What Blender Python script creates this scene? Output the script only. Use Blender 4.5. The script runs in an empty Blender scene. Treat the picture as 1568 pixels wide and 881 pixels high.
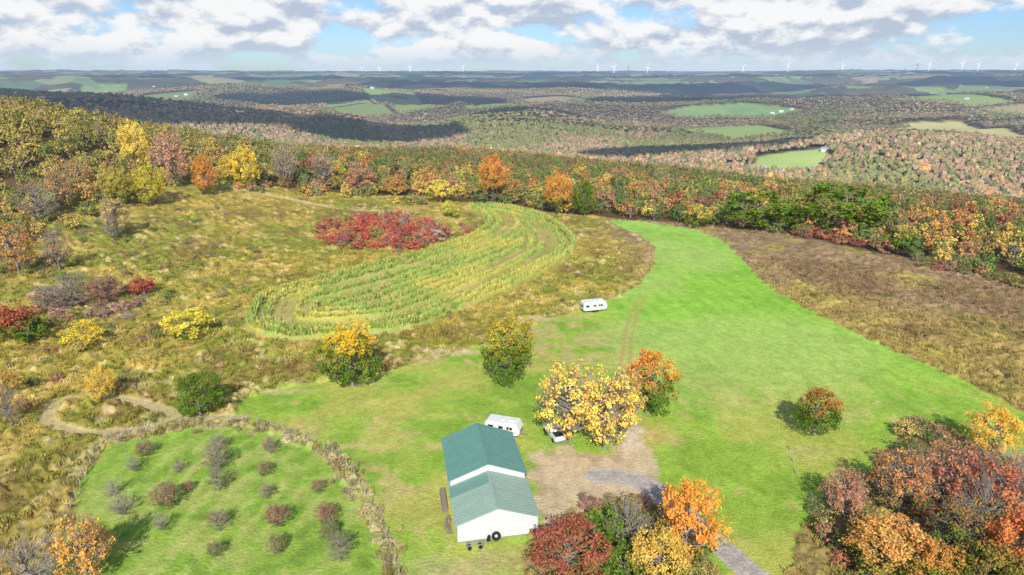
import bpy, bmesh, math, random
import numpy as np
from mathutils import Vector, Matrix, noise as mnoise
random.seed(7); rng=np.random.default_rng(7)
scene=bpy.context.scene
scene.view_settings.view_transform='Standard'
try: scene.view_settings.look='None'
except Exception: pass
scene.view_settings.exposure=0
# ------------------------------------------------------------ camera survey
F=1040.0; PITCH=math.atan(330/1040.0); CH=57.0
cp,sp=math.cos(PITCH),math.sin(PITCH)
K=1.0
def lin(c):
    c=np.asarray(c,float)/255.0
    return np.where(c<=0.04045,c/12.92,((c+0.055)/1.055)**2.4)
def C(r,g,b,k=1.0): return lin((r,g,b))/K*k
def desat(c,t=.16):
    c=np.asarray(c,float); l=(c*np.array([.3,.55,.15])).sum(-1,keepdims=True); return c*(1-t)+l*t
def link(o):
    scene.collection.objects.link(o); return o
# ------------------------------------------------------------ noise / terrain
def _h(xi,yi,s):
    h=(xi*374761393+yi*668265263+s*974634777)&0xffffffff
    h=((h^(h>>13))*1274126177)&0xffffffff
    h=h^(h>>16)
    return (h&0xffffff)/float(0xffffff)
def vn(x,y,s=0):
    xf=np.floor(x); yf=np.floor(y); tx=x-xf; ty=y-yf
    xi=xf.astype(np.int64); yi=yf.astype(np.int64)
    tx=tx*tx*(3-2*tx); ty=ty*ty*(3-2*ty)
    a=_h(xi,yi,s);b=_h(xi+1,yi,s);c=_h(xi,yi+1,s);d=_h(xi+1,yi+1,s)
    return (a+(b-a)*tx)+((c+(d-c)*tx)-(a+(b-a)*tx))*ty
def fbm(x,y,s=0,o=4):
    t=0;a=.5;n=0
    for i in range(o):
        t=t+a*vn(x*2**i+i*17.3,y*2**i-i*9.1,s+i);n+=a;a*=.5
    return t/n
def sm(t):
    t=np.clip(t,0,1); return t*t*(3-2*t)
def H(x,y):
    x=np.asarray(x,float);y=np.asarray(y,float)
    r=np.hypot(x,y); s=y-300+.8*np.maximum(x,-40)
    z=50*sm(((-x-60)+(y-200)*.25)/300)*(1-sm((y-290)/230))
    z=z-105*sm(s/1100)
    z=z+96*sm((-x-60)/1000)*np.exp(-((y-1500)/400)**2)
    z=z+60*np.exp(-((x-20)**2+((y-1900)*.8)**2)/230**2)
    z=z+42*np.exp(-(((x-620)/260)**2+((y-1150)/170)**2))
    z=z+50*np.exp(-(((x-1500)/420)**2+((y-2300)/260)**2))
    z=z+50*np.exp(-(((x-650)/620)**2+((y-2900)/260)**2))
    z=z+44*np.exp(-(((x+900)/800)**2+((y-3300)/280)**2))
    z=z+140*sm((r-1800)/8000)
    z=z+85*sm((r-1300)/3000)*(fbm(x/2600,y/1500,3,2)-.5)
    rid=1-np.abs(2*fbm(x/1200,y/700,5,2)-1)*2.2
    z=z+44*sm((r-900)/1200)*np.clip(rid,-.6,1)*(1-.5*sm((r-5000)/4000))
    z=z+14*sm((r-600)/800)*(fbm(x/260,y/210,8,2)-.5)
    z=z+.8*(fbm(x/28,y/28,9,2)-.5)
    z=z+4*sm((r-200)/200)*(fbm(x/90,y/90,19,2)-.5)
    return z
TS=np.concatenate([np.arange(50,700,.5),np.geomspace(700,30000,1500)])
def ground_at(px,py):
    """survey point: measured bearing/depression from the drone -> world ground point"""
    u=(px-784)/F; v=(py-440.5)/F
    d=np.array([u,cp-v*sp,-sp-v*cp])
    X=TS*d[0];Y=TS*d[1];Z=CH+TS*d[2]
    b=np.nonzero(Z<H(X,Y))[0]
    i=b[0] if len(b) else len(TS)-1
    if i>0:
        z0=Z[i-1]-H(X[i-1],Y[i-1]); z1=Z[i]-H(X[i],Y[i]); t=z0/(z0-z1+1e-9)
        T=TS[i-1]+(TS[i]-TS[i-1])*t
    else: T=TS[0]
    return float(T*d[0]),float(T*d[1]),float(T)
def polyw(pts): return np.array([ground_at(*p)[:2] for p in pts])
def sd_poly(P,x,y,pad=12):
    """signed distance, negative inside; far away = +pad"""
    out=np.full(x.shape,float(pad))
    m=(x>P[:,0].min()-pad)&(x<P[:,0].max()+pad)&(y>P[:,1].min()-pad)&(y<P[:,1].max()+pad)
    X=x[m];Y=y[m]
    if X.size==0: return out
    d=np.full(X.shape,1e9); ins=np.zeros(X.shape,bool); n=len(P)
    for i in range(n):
        ax,ay=P[i];bx,by=P[(i+1)%n]
        ex,ey=bx-ax,by-ay; L=ex*ex+ey*ey+1e-12
        t=np.clip(((X-ax)*ex+(Y-ay)*ey)/L,0,1)
        d=np.minimum(d,(X-ax-t*ex)**2+(Y-ay-t*ey)**2)
        c=((ay>Y)!=(by>Y))
        ins^=c&(X<(bx-ax)*(Y-ay)/((by-ay) if abs(by-ay)>1e-9 else 1e-9)+ax)
    d=np.sqrt(d); out[m]=np.where(ins,-d,d)
    return out
def d_line(P,x,y,pad=12):
    out=np.full(x.shape,float(pad))
    m=(x>P[:,0].min()-pad)&(x<P[:,0].max()+pad)&(y>P[:,1].min()-pad)&(y<P[:,1].max()+pad)
    X=x[m];Y=y[m]
    if X.size==0: return out
    d=np.full(X.shape,1e9)
    for i in range(len(P)-1):
        ax,ay=P[i];bx,by=P[i+1]
        ex,ey=bx-ax,by-ay; L=ex*ex+ey*ey+1e-12
        t=np.clip(((X-ax)*ex+(Y-ay)*ey)/L,0,1)
        d=np.minimum(d,(X-ax-t*ex)**2+(Y-ay-t*ey)**2)
    out[m]=np.sqrt(d); return out
def chaik(P,closed=True,it=2):
    for _ in range(it):
        Q=[]
        n=len(P)
        for i in range(n if closed else n-1):
            a=P[i];b=P[(i+1)%n]
            Q.append(a*.75+b*.25);Q.append(a*.25+b*.75)
        if not closed: Q=[P[0]]+Q+[P[-1]]
        P=np.array(Q)
    return P
LAWN=chaik(polyw([(925,337),(990,341),(1060,350),(1110,370),(1140,400),(1170,435),(1230,472),(1330,520),(1420,560),(1500,598),(1600,645),(1750,710),(2000,960),(1200,1100),(400,1100),(0,960),(75,860),(110,780),(135,720),(165,680),(230,668),(300,655),(360,640),(365,612),(450,590),(520,580),(580,572),(640,555),(700,545),(760,515),(820,495),(880,478),(930,462),(975,440),(1000,412),(1005,385),(985,362),(950,350)]),True,1)
CORN=chaik(polyw([(373,505),(376,480),(400,458),(450,443),(520,425),(610,402),(690,378),(745,352),(742,335),(705,316),(770,318),(835,333),(878,362),(888,385),(850,412),(800,438),(740,462),(690,484),(620,508),(540,520),(450,523),(395,518)]),True,1)
HEDGE=chaik(polyw([(165,676),(230,664),(300,650),(370,650),(425,660),(480,682),(530,720),(560,770),(585,820),(605,881),(615,930)]),False,2)
ORCH=polyw([(75,860),(110,780),(135,720),(165,680),(230,668),(300,655),(370,652),(425,662),(480,684),(530,722),(560,772),(585,822),(605,900),(300,1000),(30,960)])
DRIVE=chaik(polyw([(1230,960),(1160,888),(1110,842),(1065,803),(1030,770),(1000,745),(960,730),(915,728)]),False,2)
PAD=chaik(polyw([(808,705),(850,684),(905,695),(955,685),(962,650),(985,655),(985,690),(1015,725),(1032,765),(985,772),(935,755),(915,770),(895,800),(850,815),(822,800)]),True,1)
TRACK=chaik(polyw([(985,452),(968,485),(960,530),(956,575),(965,640),(972,690)]),False,2)
LOOP=chaik(polyw([(368,640),(320,640),(270,637),(235,655),(170,662),(110,662),(76,648),(74,626),(95,612),(140,606),(190,612),(240,624),(275,637)]),False,2)
TRAIL=chaik(polyw([(350,288),(420,300),(500,318),(600,325),(640,322)]),False,2)
LANE=chaik(polyw([(640,452),(700,432),(760,410),(820,382),(835,368),(820,350),(780,335)]),False,2)
LANE2=chaik(polyw([(430,500),(440,488),(470,470),(530,452),(600,435)]),False,2)
BRB=chaik(polyw([(1385,632),(1450,655),(1500,690),(1600,720),(1700,1000),(1250,1000),(1215,900),(1230,810),(1260,755),(1340,725),(1372,690)]),True,1)
BCB=chaik(polyw([(880,770),(930,750),(1000,765),(1040,800),(1095,860),(1110,900),(1150,1000),(780,1000),(800,870),(815,820)]),True,1)
VF1=polyw([(1112,253),(1155,256),(1160,240),(1215,232),(1262,227),(1268,238),(1250,262),(1200,266),(1150,262)])
VF2=polyw([(1355,195),(1400,187),(1470,186),(1490,195),(1568,208),(1640,212),(1640,222),(1540,218),(1460,206),(1400,204)])
VF3=polyw([(1010,172),(1060,162),(1130,158),(1190,162),(1230,168),(1190,180),(1110,180),(1040,180)])
EDGE=[(-500,330),(0,300),(60,285),(110,262),(160,255),(200,262),(260,262),(330,268),(400,285),(440,287),(500,292),(560,298),(640,300),(700,308),(760,316),(830,324),(900,331),(960,337),(1050,344),(1110,350),(1180,358),(1260,370),(1320,384),(1400,399),(1480,415),(1568,436),(1800,490)]
_e=[ground_at(*p) for p in EDGE]
EA=np.array([math.atan2(a[0],a[1]) for a in _e]); ER=np.array([math.hypot(a[0],a[1]) for a in _e])
def redge(x,y):
    az=np.arctan2(x,y)
    return np.interp(az,EA,ER)+10*(fbm(x/25,y/25,77,2)-.5)
def lerp(a,b,t): return a+(b-a)*t[...,None]
def meadow_color(x,y):
    n1=fbm(x/32,y/32,21,3); n2=fbm(x/9,y/9,22,3); n3=fbm(x/2.2,y/2.2,23,2); n4=vn(x/.7,y/.7,24)
    c=np.empty(x.shape+(3,)); c[:]=C(162,146,68)
    c=lerp(c,C(134,138,58),sm((n1-.40)/.2)*.85)
    c=lerp(c,C(188,162,86),sm((n2-.52)/.2)*.75)
    c=lerp(c,C(138,108,68),sm((.43-n2)/.16)*.7)
    c=lerp(c,C(114,122,50),sm((.42-n3)/.15)*.5)
    c=lerp(c,C(206,184,138),sm((n3-.66)/.15)*.5)
    rt=sm((x-25)/25)
    r=np.empty(c.shape); r[:]=C(158,138,80)
    s=(y-300+.8*x)
    r=lerp(r,C(150,124,98),sm((s+80)/45)*.9)
    r=lerp(r,C(168,154,80),sm((n2-.5)/.25)*.7)
    r=lerp(r,C(128,104,74),sm((n1-.5)/.2)*.7)
    r=lerp(r,C(116,112,60),sm((.42-n3)/.15)*.5)
    c=lerp(c,r,rt)
    near=sm((120-y)/50)*sm((-x-20)/30)
    c=lerp(c,C(140,118,66),near*.5)
    c=c*(.82+.36*n3)[...,None]*(.84+.32*n4)[...,None]
    return c
RP=3.6
def corn_h(x,y,sc):
    nn=fbm(x/12,y/12,111,2); dep=-sc
    row=(.5+.5*np.sin(dep*2*np.pi/RP-1.2))
    dens=np.where(dep<5,1.0,.8); dens=np.where((dep>8.2)&(dep<10.6),.03,dens)*(.35+.65*sm((nn-.25)/.25))
    dens=np.where((d_line(LANE,x,y)<1.2)|(d_line(LANE2,x,y)<1.2),0,dens)
    return row,dens*(dep>0)
def surface(x,y):
    r=np.hypot(x,y); n=x.size
    nb=fbm(x/3.0,y/3.0,31,3); nm=fbm(x/10,y/10,32,3); nl=fbm(x/45,y/45,33,2); nf=vn(x/.9,y/.9,34)
    c=meadow_color(x,y); weed=np.ones(n)
    j=(nb-.5)
    def M(sd,soft=.6,jit=3.0): return np.clip(.5-(sd+j*jit)/soft,0,1)
    sl=sd_poly(LAWN,x,y,14)
    ml=M(sl,.7,2.6)
    edge=np.clip(1-np.abs(sl-1.4-j*3)/2.0,0,1)*(x<60)
    c=lerp(c,C(206,186,134),edge*.65*sm((nb-.35)/.3))
    g=np.empty(c.shape); g[:]=C(150,180,70)
    fld=sm((x-12)/22)*sm((y-90)/50)
    g=lerp(g,C(140,190,64),fld)
    g=lerp(g,C(160,200,100),sm((y-190)/90)*fld*.8)
    stripe=.5+.5*np.sin((x*1.0+ .28*y+ 6*np.sin(y/60.)+j*2.0)*2*np.pi/4.5)
    g=lerp(g,C(168,200,96),stripe*fld*.38)
    g=lerp(g,C(176,178,86),(1-fld)*sm((nm-.44)/.2)*.8)
    g=lerp(g,C(122,156,56),(1-.4*fld)*sm((.45-nm)/.15)*.5)
    g=lerp(g,C(188,168,112),(1-fld)*sm((nb*.5+nl*.5-.52)/.12)*.7)
    g=lerp(g,C(180,192,114),fld*sm((nl-.48)/.2)*.45)
    yard=np.exp(-((x+5)**2/28**2+(y-100)**2/26**2))
    g=lerp(g,C(186,176,98),yard*.7*sm((nm-.3)/.4))
    so=sd_poly(ORCH,x,y,6); mo=M(so,1.5,1.5)
    go=np.empty(c.shape); go[:]=C(140,172,68)
    st2=.5+.5*np.sin((x*.985+y*-.17)*2*np.pi/3.1+j*4+nl*4)
    go=lerp(go,C(182,194,106),sm((st2-.5)/.4)*.5*sm((nm-.36)/.25))
    go=lerp(go,C(108,138,58),sm((.44-nb)/.2)*.5)
    go=lerp(go,C(176,166,104),sm((nl-.5)/.15)*sm((nb-.45)/.2)*.4)
    g=lerp(g,go,mo)
    g=g*(.86+.28*nf)[...,None]*(.88+.24*nb)[...,None]
    c=lerp(c,g,ml); weed=weed*(1-ml)
    for P in (BRB,BCB):
        m=M(sd_poly(P,x,y,8),.8,4.0); b=lerp(np.tile(C(150,132,80),(n,1)),C(104,102,54),sm((nb-.4)/.3))
        c=lerp(c,b,m); weed=np.maximum(weed,m*.9)
    mh=np.clip(.5-(d_line(HEDGE,x,y,8)-.8+j*4.0)/1.0,0,1)
    c=lerp(c,lerp(np.tile(C(184,168,122),(n,1)),C(142,134,82),sm((nb-.4)/.3)),mh*.8); weed=np.maximum(weed,mh)
    sc=sd_poly(CORN,x,y,10); mc=M(sc,.8,1.2)
    row,dens=corn_h(x,y,sc)
    k=np.empty(c.shape); k[:]=C(160,156,86)
    k=lerp(k,C(188,170,110),sm((nm-.45)/.15)*.6)
    k=lerp(k,C(136,144,68),sm((.45-nb)/.2)*.5)
    pl=lerp(np.tile(C(148,176,78),(n,1)),C(198,188,90),sm((fbm(x/12,y/12,111,2)-.54)/.12)*.8)
    k=lerp(k,pl,sm((row-.25)*2.0)*np.clip(dens*1.3,0,1))
    c=lerp(c,k,mc); weed=weed*(1-mc)
    def path(P,w,col,jit=.8,amt=.9):
        nonlocal c,weed
        m=np.clip(.5-(d_line(P,x,y,8)-w+j*jit)/.5,0,1)*amt
        c=lerp(c,np.tile(col,(n,1))*(.85+.3*nf)[...,None],m); weed=weed*(1-np.clip(m*1.3,0,1))
    path(LOOP,1.2,C(194,178,128),1.6,.85); path(TRAIL,1.6,C(192,172,126)); path(LANE,.9,C(182,164,108)); path(LANE2,1.0,C(182,172,108))
    dt=d_line(TRACK,x,y,6)
    m=np.clip(1-np.abs(dt-.75-j*.6)/.6,0,1)*.85*(y<215)
    c=lerp(c,np.tile(C(182,152,102),(n,1)),m)
    for (qx,qy,rx,ry,a,col) in ((1000,668,5,3.2,.6,C(196,168,112)),(1235,695,5,2.6,.5,C(186,180,110)),(625,750,3.2,.9,.6,C(184,152,114)),(300,362,3.5,1.4,.8,C(208,178,136)),(255,372,3,1.2,.6,C(203,170,130)),(700,872,6,2.5,.5,C(188,166,130)),(690,540,7,1.6,.7,C(214,192,150)),(640,552,5,1.5,.6,C(204,178,130)),(440,600,5,1.0,.6,C(198,184,130)),(560,588,7,1.,.5,C(194,186,120)),(800,860,5,2,.5,C(178,158,114)),(820,490,6,1.6,.6,C(204,182,136)),(935,455,5,1.6,.5,C(198,178,130))):
        gx,gy,_=ground_at(qx,qy)
        e=np.sqrt(((x-gx)/rx)**2+((y-gy)/ry)**2)+j*1.6
        m=np.clip(1.3-e,0,1)*a
        c=lerp(c,np.tile(col,(n,1))*(.85+.3*nf)[...,None],m); weed=weed*(1-m)
    mp=M(sd_poly(PAD,x,y,8),1.6,5.0)*.9
    pc=lerp(np.tile(C(206,182,150),(n,1)),C(184,158,132),sm((nb-.42)/.25)); pc=lerp(pc,C(212,202,182),sm((nm-.5)/.2)*.6)
    c=lerp(c,pc*(.88+.24*nf)[...,None],mp); weed=weed*(1-mp)
    dd=d_line(DRIVE,x,y,8); m=np.clip(.5-(dd-1.75+j*1.4)/.7,0,1)
    gc=np.tile(C(178,170,162),(n,1)); gc=lerp(gc,C(158,151,146),np.clip(1-np.abs(dd-.85)/.35,0,1)*.7); gc=lerp(gc,C(168,160,126),np.clip(1-dd/.35,0,1)*.5)
    c=lerp(c,gc*(.8+.4*nf)[...,None],m); weed=weed*(1-m)
    f=np.clip((r-redge(x,y)+2)/4,0,1)*(y>20)
    fc=np.tile(C(104,88,54),(n,1)); fc=lerp(fc,C(104,90,62),sm((r-600)/1200))
    fc=fc*(.7+.6*nm)[...,None]
    c=lerp(c,fc,f); weed=weed*(1-f)
    for P,col in ((VF1,C(172,192,112)),(VF2,C(194,186,126)),(VF3,C(134,160,100))):
        m=np.clip(.5-sd_poly(P,x,y,60)/6,0,1)
        c=lerp(c,np.tile(col,(n,1))*(.85+.3*nl)[...,None],m)
    of,kind=open_fields(x,y,r)
    oc=lerp(np.tile(C(134,152,92),(n,1)),C(174,158,116),sm((kind-.4)/.1)); oc=lerp(oc,C(148,168,100),(kind>.75)*1.0)
    c=lerp(c,oc,of)
    return c,weed
def open_fields(x,y,r):
    """straight-sided farm fields on a warped survey grid"""
    wx=x+90*(fbm(x/500,y/500,301,2)-.5); wy=y+90*(fbm(x/500,y/500,305,2)-.5)
    a=.35; u=(wx*math.cos(a)+wy*math.sin(a))/230.; v=(-wx*math.sin(a)+wy*math.cos(a))/310.
    ui=np.floor(u).astype(np.int64); vi=np.floor(v).astype(np.int64)
    h=_h(ui,vi,71); kind=_h(ui,vi,72)
    reg=fbm(ui/4.0,vi/4.0,61,1)
    thr=1.20-.14*sm((x-200)/1500)-.16*sm((r-2000)/1800)
    on=(h+.6*reg>thr)&(r>1500)
    eu=np.minimum(u-ui,1-(u-ui))*230; ev=np.minimum(v-vi,1-(v-vi))*310
    e=np.minimum(eu,ev)
    return on*np.clip((e-7)/6,0,1),kind
# ------------------------------------------------------------ node helpers
def newmat(name):
    m=bpy.data.materials.new(name); m.use_nodes=True; nt=m.node_tree; nt.nodes.clear(); return m,nt
def nd(nt,t,**k):
    n=nt.nodes.new(t)
    for a,b in k.items():
        if a.startswith('i_'):
            key=a[2:]; key=int(key) if key.isdigit() else key
            s=n.inputs[key]
            if isinstance(b,bpy.types.NodeSocket): nt.links.new(b,s)
            else: s.default_value=b
        else: setattr(n,a,b)
    return n
def math_(nt,op,a,b=0.0,c=None,clamp=False):
    n=nt.nodes.new('ShaderNodeMath'); n.operation=op; n.use_clamp=clamp
    for i,v in enumerate([a,b]+([c] if c is not None else [])):
        if isinstance(v,bpy.types.NodeSocket): nt.links.new(v,n.inputs[i])
        else: n.inputs[i].default_value=v
    return n.outputs[0]
def mixc(nt,f,a,b,mode='MIX'):
    n=nt.nodes.new('ShaderNodeMix'); n.data_type='RGBA'; n.blend_type=mode
    for s,v in ((n.inputs[0],f),(n.inputs[6],a),(n.inputs[7],b)):
        if isinstance(v,bpy.types.NodeSocket): nt.links.new(v,s)
        elif isinstance(v,(int,float)): s.default_value=v
        else: s.default_value=(*v[:3],1)
    return n.outputs[2]
def smooth(nt,v,a,b):
    n=nt.nodes.new('ShaderNodeMapRange'); n.interpolation_type='SMOOTHSTEP'
    nt.links.new(v,n.inputs[0]); n.inputs[1].default_value=a; n.inputs[2].default_value=b
    return n.outputs[0]
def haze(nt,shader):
    """aerial haze painted in as a bluish glow, stronger with distance from the farm"""
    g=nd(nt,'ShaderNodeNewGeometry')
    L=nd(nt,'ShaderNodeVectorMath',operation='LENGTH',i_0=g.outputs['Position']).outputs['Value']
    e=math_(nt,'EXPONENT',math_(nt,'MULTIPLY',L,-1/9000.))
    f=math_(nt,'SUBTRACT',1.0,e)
    em=nd(nt,'ShaderNodeEmission',i_Color=(.29,.42,.64,1),i_Strength=.95)  # emission blended over the surface shading stands in for hazy air
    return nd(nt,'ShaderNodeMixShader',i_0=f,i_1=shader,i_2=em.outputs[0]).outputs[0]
def out(nt,s,hz=False):
    if hz: s=haze(nt,s)
    o=nd(nt,'ShaderNodeOutputMaterial'); nt.links.new(s,o.inputs[0])
def mat_ground(far_):
    m,nt=newmat('far_country' if far_ else 'ground_vegetation')
    g=nd(nt,'ShaderNodeNewGeometry').outputs['Position']
    if not far_:
        at=nd(nt,'ShaderNodeAttribute',attribute_name='col')
        n1=nd(nt,'ShaderNodeTexNoise',i_Vector=g,i_Scale=2.2,i_Detail=2.0,i_Roughness=.7).outputs[0]
        vm=nd(nt,'ShaderNodeVectorMath',operation='SCALE',i_0=at.outputs['Color']); nt.links.new(math_(nt,'ADD',math_(nt,'MULTIPLY',n1,.9),.55),vm.inputs['Scale'])
        bm=nd(nt,'ShaderNodeBump',i_Strength=.6,i_Distance=.3,i_Height=n1)
        d=nd(nt,'ShaderNodeBsdfDiffuse',i_Color=vm.outputs[0],i_Normal=bm.outputs[0])
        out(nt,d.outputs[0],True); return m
    at=nd(nt,'ShaderNodeAttribute',attribute_name='col')
    fn=nd(nt,'ShaderNodeTexNoise',i_Vector=g,i_Scale=.014,i_Detail=4.0,i_Roughness=.8).outputs[0]
    fr=math_(nt,'ADD',.25,math_(nt,'MULTIPLY',fn,1.5))
    vm=nd(nt,'ShaderNodeVectorMath',operation='SCALE',i_0=at.outputs['Color']); nt.links.new(fr,vm.inputs['Scale'])
    mp=nd(nt,'ShaderNodeVectorMath',operation='MULTIPLY',i_0=g,i_1=(1/260.,1/420.,0)).outputs[0]
    vo=nd(nt,'ShaderNodeTexVoronoi',i_Vector=mp,i_Scale=1.0)
    sep=nd(nt,'ShaderNodeSeparateColor',i_0=vo.outputs['Color'])
    big=nd(nt,'ShaderNodeTexNoise',i_Vector=mp,i_Scale=.2,i_Detail=2.0).outputs[0]
    fm=math_(nt,'GREATER_THAN',math_(nt,'ADD',sep.outputs[0],math_(nt,'MULTIPLY',big,1.6)),1.48)
    hs=nd(nt,'ShaderNodeValToRGB',i_Fac=sep.outputs[1]); cr=hs.color_ramp
    cr.elements[0].color=(*C(110,134,84),1); cr.elements[1].color=(*C(186,168,128),1)
    e=cr.elements.new(.45); e.color=(*C(140,156,100),1)
    d=nd(nt,'ShaderNodeBsdfDiffuse',i_Color=mixc(nt,fm,vm.outputs[0],hs.outputs[0]))
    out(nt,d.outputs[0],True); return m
def mat_leaf(name,kind,hz=False):
    m,nt=newmat(name)
    if kind=='obj':
        oi=nd(nt,'ShaderNodeObjectInfo'); col=oi.outputs['Color']; al=oi.outputs['Alpha']
    else:
        at=nd(nt,'ShaderNodeAttribute',attribute_name='col'); at.attribute_type='INSTANCER'; col=at.outputs['Color']; al=None
    v=nd(nt,'ShaderNodeAttribute',attribute_name='var'); s=nd(nt,'ShaderNodeSeparateColor',i_0=v.outputs['Color'])
    if al is not None:
        k=math_(nt,'ADD',math_(nt,'MULTIPLY',al,1.2),math_(nt,'ADD',math_(nt,'MULTIPLY',s.outputs[1],-1.0),math_(nt,'MULTIPLY',s.outputs[2],.45)))
        col=mixc(nt,smooth(nt,k,.05,.45),col,(*C(98,124,46,1.25),1))
    hue=math_(nt,'ADD',.5,math_(nt,'MULTIPLY',math_(nt,'SUBTRACT',s.outputs[2],.5),.05))
    val=math_(nt,'ADD',.6,math_(nt,'MULTIPLY',s.outputs[0],.8))
    hsv=nd(nt,'ShaderNodeHueSaturation',i_Hue=hue,i_Value=val,i_Color=col)
    d=nd(nt,'ShaderNodeBsdfDiffuse',i_Color=hsv.outputs[0])
    if kind=='obj':
        t=nd(nt,'ShaderNodeBsdfTranslucent',i_Color=hsv.outputs[0])
        d=nd(nt,'ShaderNodeMixShader',i_0=.25,i_1=d.outputs[0],i_2=t.outputs[0])
    out(nt,d.outputs[0],hz); return m
def mat_canopy():
    m,nt=newmat('far_canopy')
    at=nd(nt,'ShaderNodeAttribute',attribute_name='col')
    g=nd(nt,'ShaderNodeNewGeometry').outputs['Position']
    n=nd(nt,'ShaderNodeTexNoise',i_Vector=g,i_Scale=.6,i_Detail=1.0,i_Roughness=.7).outputs[0]
    vm=nd(nt,'ShaderNodeVectorMath',operation='SCALE',i_0=at.outputs['Color']); nt.links.new(math_(nt,'ADD',.45,math_(nt,'MULTIPLY',n,1.1)),vm.inputs['Scale'])
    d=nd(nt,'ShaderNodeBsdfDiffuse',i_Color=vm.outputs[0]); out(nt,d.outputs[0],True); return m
def mat_simple(name,col,rough=.6,metal=0.,nscale=3.,namt=.25,hz=False,spec=.4,diff=False):
    m,nt=newmat(name)
    tc=nd(nt,'ShaderNodeTexCoord').outputs['Object']
    n=nd(nt,'ShaderNodeTexNoise',i_Vector=tc,i_Scale=nscale,i_Detail=3.0,i_Roughness=.65).outputs[0]
    f=math_(nt,'ADD',1-namt,math_(nt,'MULTIPLY',n,2*namt))
    vm=nd(nt,'ShaderNodeVectorMath',operation='SCALE',i_0=tuple(col)); nt.links.new(f,vm.inputs['Scale'])
    if diff: p=nd(nt,'ShaderNodeBsdfDiffuse',i_Color=vm.outputs[0])
    else:
        p=nd(nt,'ShaderNodeBsdfPrincipled',i_Roughness=rough,i_Metallic=metal)
        p.inputs['Specular IOR Level'].default_value=spec
        nt.links.new(vm.outputs[0],p.inputs['Base Color'])
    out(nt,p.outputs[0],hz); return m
M_GROUND=mat_ground(False); M_GFAR=mat_ground(True); M_CANOPY=mat_canopy()
M_BARK=mat_simple('bark',(.30,.27,.235),.9,nscale=5,namt=.4,diff=True)
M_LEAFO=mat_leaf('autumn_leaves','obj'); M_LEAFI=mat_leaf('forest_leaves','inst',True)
# ------------------------------------------------------------ terrain sheet
def build_terrain():
    fine=np.radians(np.arange(-45,45.001,.09))
    cl=np.radians(np.arange(48,312.1,3.0))
    az=np.concatenate([fine,cl]); nA=len(az)
    rs=[3.0]
    while rs[-1]<62: rs.append(rs[-1]+3)
    while rs[-1]<65000:
        r=rs[-1]
        if r<230: d=.34
        elif r<400: d=.0022*r
        elif r<4000: d=.01*r
        else: d=.014*r
        rs.append(r+d)
    rs=np.array(rs); nR=len(rs)
    A,R=np.meshgrid(az,rs); x=(R*np.sin(A)).ravel(); y=(R*np.cos(A)).ravel()
    z=H(x,y); c,w=surface(x,y); rr=R.ravel()
    nr=(rr<430)&(rr>55)
    xx,yy=x[nr],y[nr]
    g1=fbm(xx/1.3,yy/1.3,201,2); g2=fbm(xx/5,yy/5,203,2)
    dz=w[nr]*np.clip(1.5*(g1-.32),0,1)*(.35+1.1*sm((g2-.3)/.35))
    sc=sd_poly(CORN,xx,yy,10); row,dens=corn_h(xx,yy,sc)
    dz+=(1.5*sm(row*1.2)*dens*(.6+.8*g1))
    z[nr]+=dz
    fr=(rr>3850)&(rr<16000); of,_=open_fields(x[fr],y[fr],rr[fr])
    fcol=lerp(np.tile(C(118,102,76),(fr.sum(),1)),C(88,90,62),sm((fbm(x[fr]/500,y[fr]/350,66,3)-.45)/.2)); c[fr]=lerp(fcol,c[fr],of)
    z[fr]+=14*(1-of)*vn(x[fr]/45,y[fr]/60,401)
    x=np.append(x,0.);y=np.append(y,0.);z=np.append(z,H(np.array([0.]),np.array([0.]))); c=np.vstack([c,c[:1]])
    idx=np.arange(nR*nA).reshape(nR,nA)
    a=idx[:-1,:];b=idx[1:,:];a2=np.roll(a,-1,1);b2=np.roll(b,-1,1)
    quads=np.stack([a,b,b2,a2],-1).reshape(-1,4)[:,::-1]
    tris=np.stack([np.full(nA,nR*nA),idx[0],np.roll(idx[0],-1)],-1)[:,::-1]
    me=bpy.data.meshes.new('ground'); nv=len(x); nq=len(quads); nt_=len(tris)
    me.vertices.add(nv); me.vertices.foreach_set('co',np.stack([x,y,z],-1).astype(np.float32).ravel())
    me.loops.add(nq*4+nt_*3); me.loops.foreach_set('vertex_index',np.concatenate([quads.ravel(),tris.ravel()]).astype(np.int32))
    me.polygons.add(nq+nt_)
    me.polygons.foreach_set('loop_start',np.concatenate([np.arange(nq)*4,nq*4+np.arange(nt_)*3]).astype(np.int32))
    me.update(calc_edges=True)
    me.polygons.foreach_set('use_smooth',np.ones(nq+nt_,bool))
    at=me.color_attributes.new('col','FLOAT_COLOR','POINT')
    at.data.foreach_set('color',np.hstack([c,np.ones((nv,1))]).astype(np.float32).ravel())
    me.materials.append(M_GROUND); me.materials.append(M_GFAR)
    mi=np.zeros(nq+nt_,np.int32); mi[:nq]=np.repeat((rs[:-1]>3850).astype(np.int32),nA)
    me.polygons.foreach_set('material_index',mi)
    link(bpy.data.objects.new('ground',me)); print('terrain',nv)
build_terrain()
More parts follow.
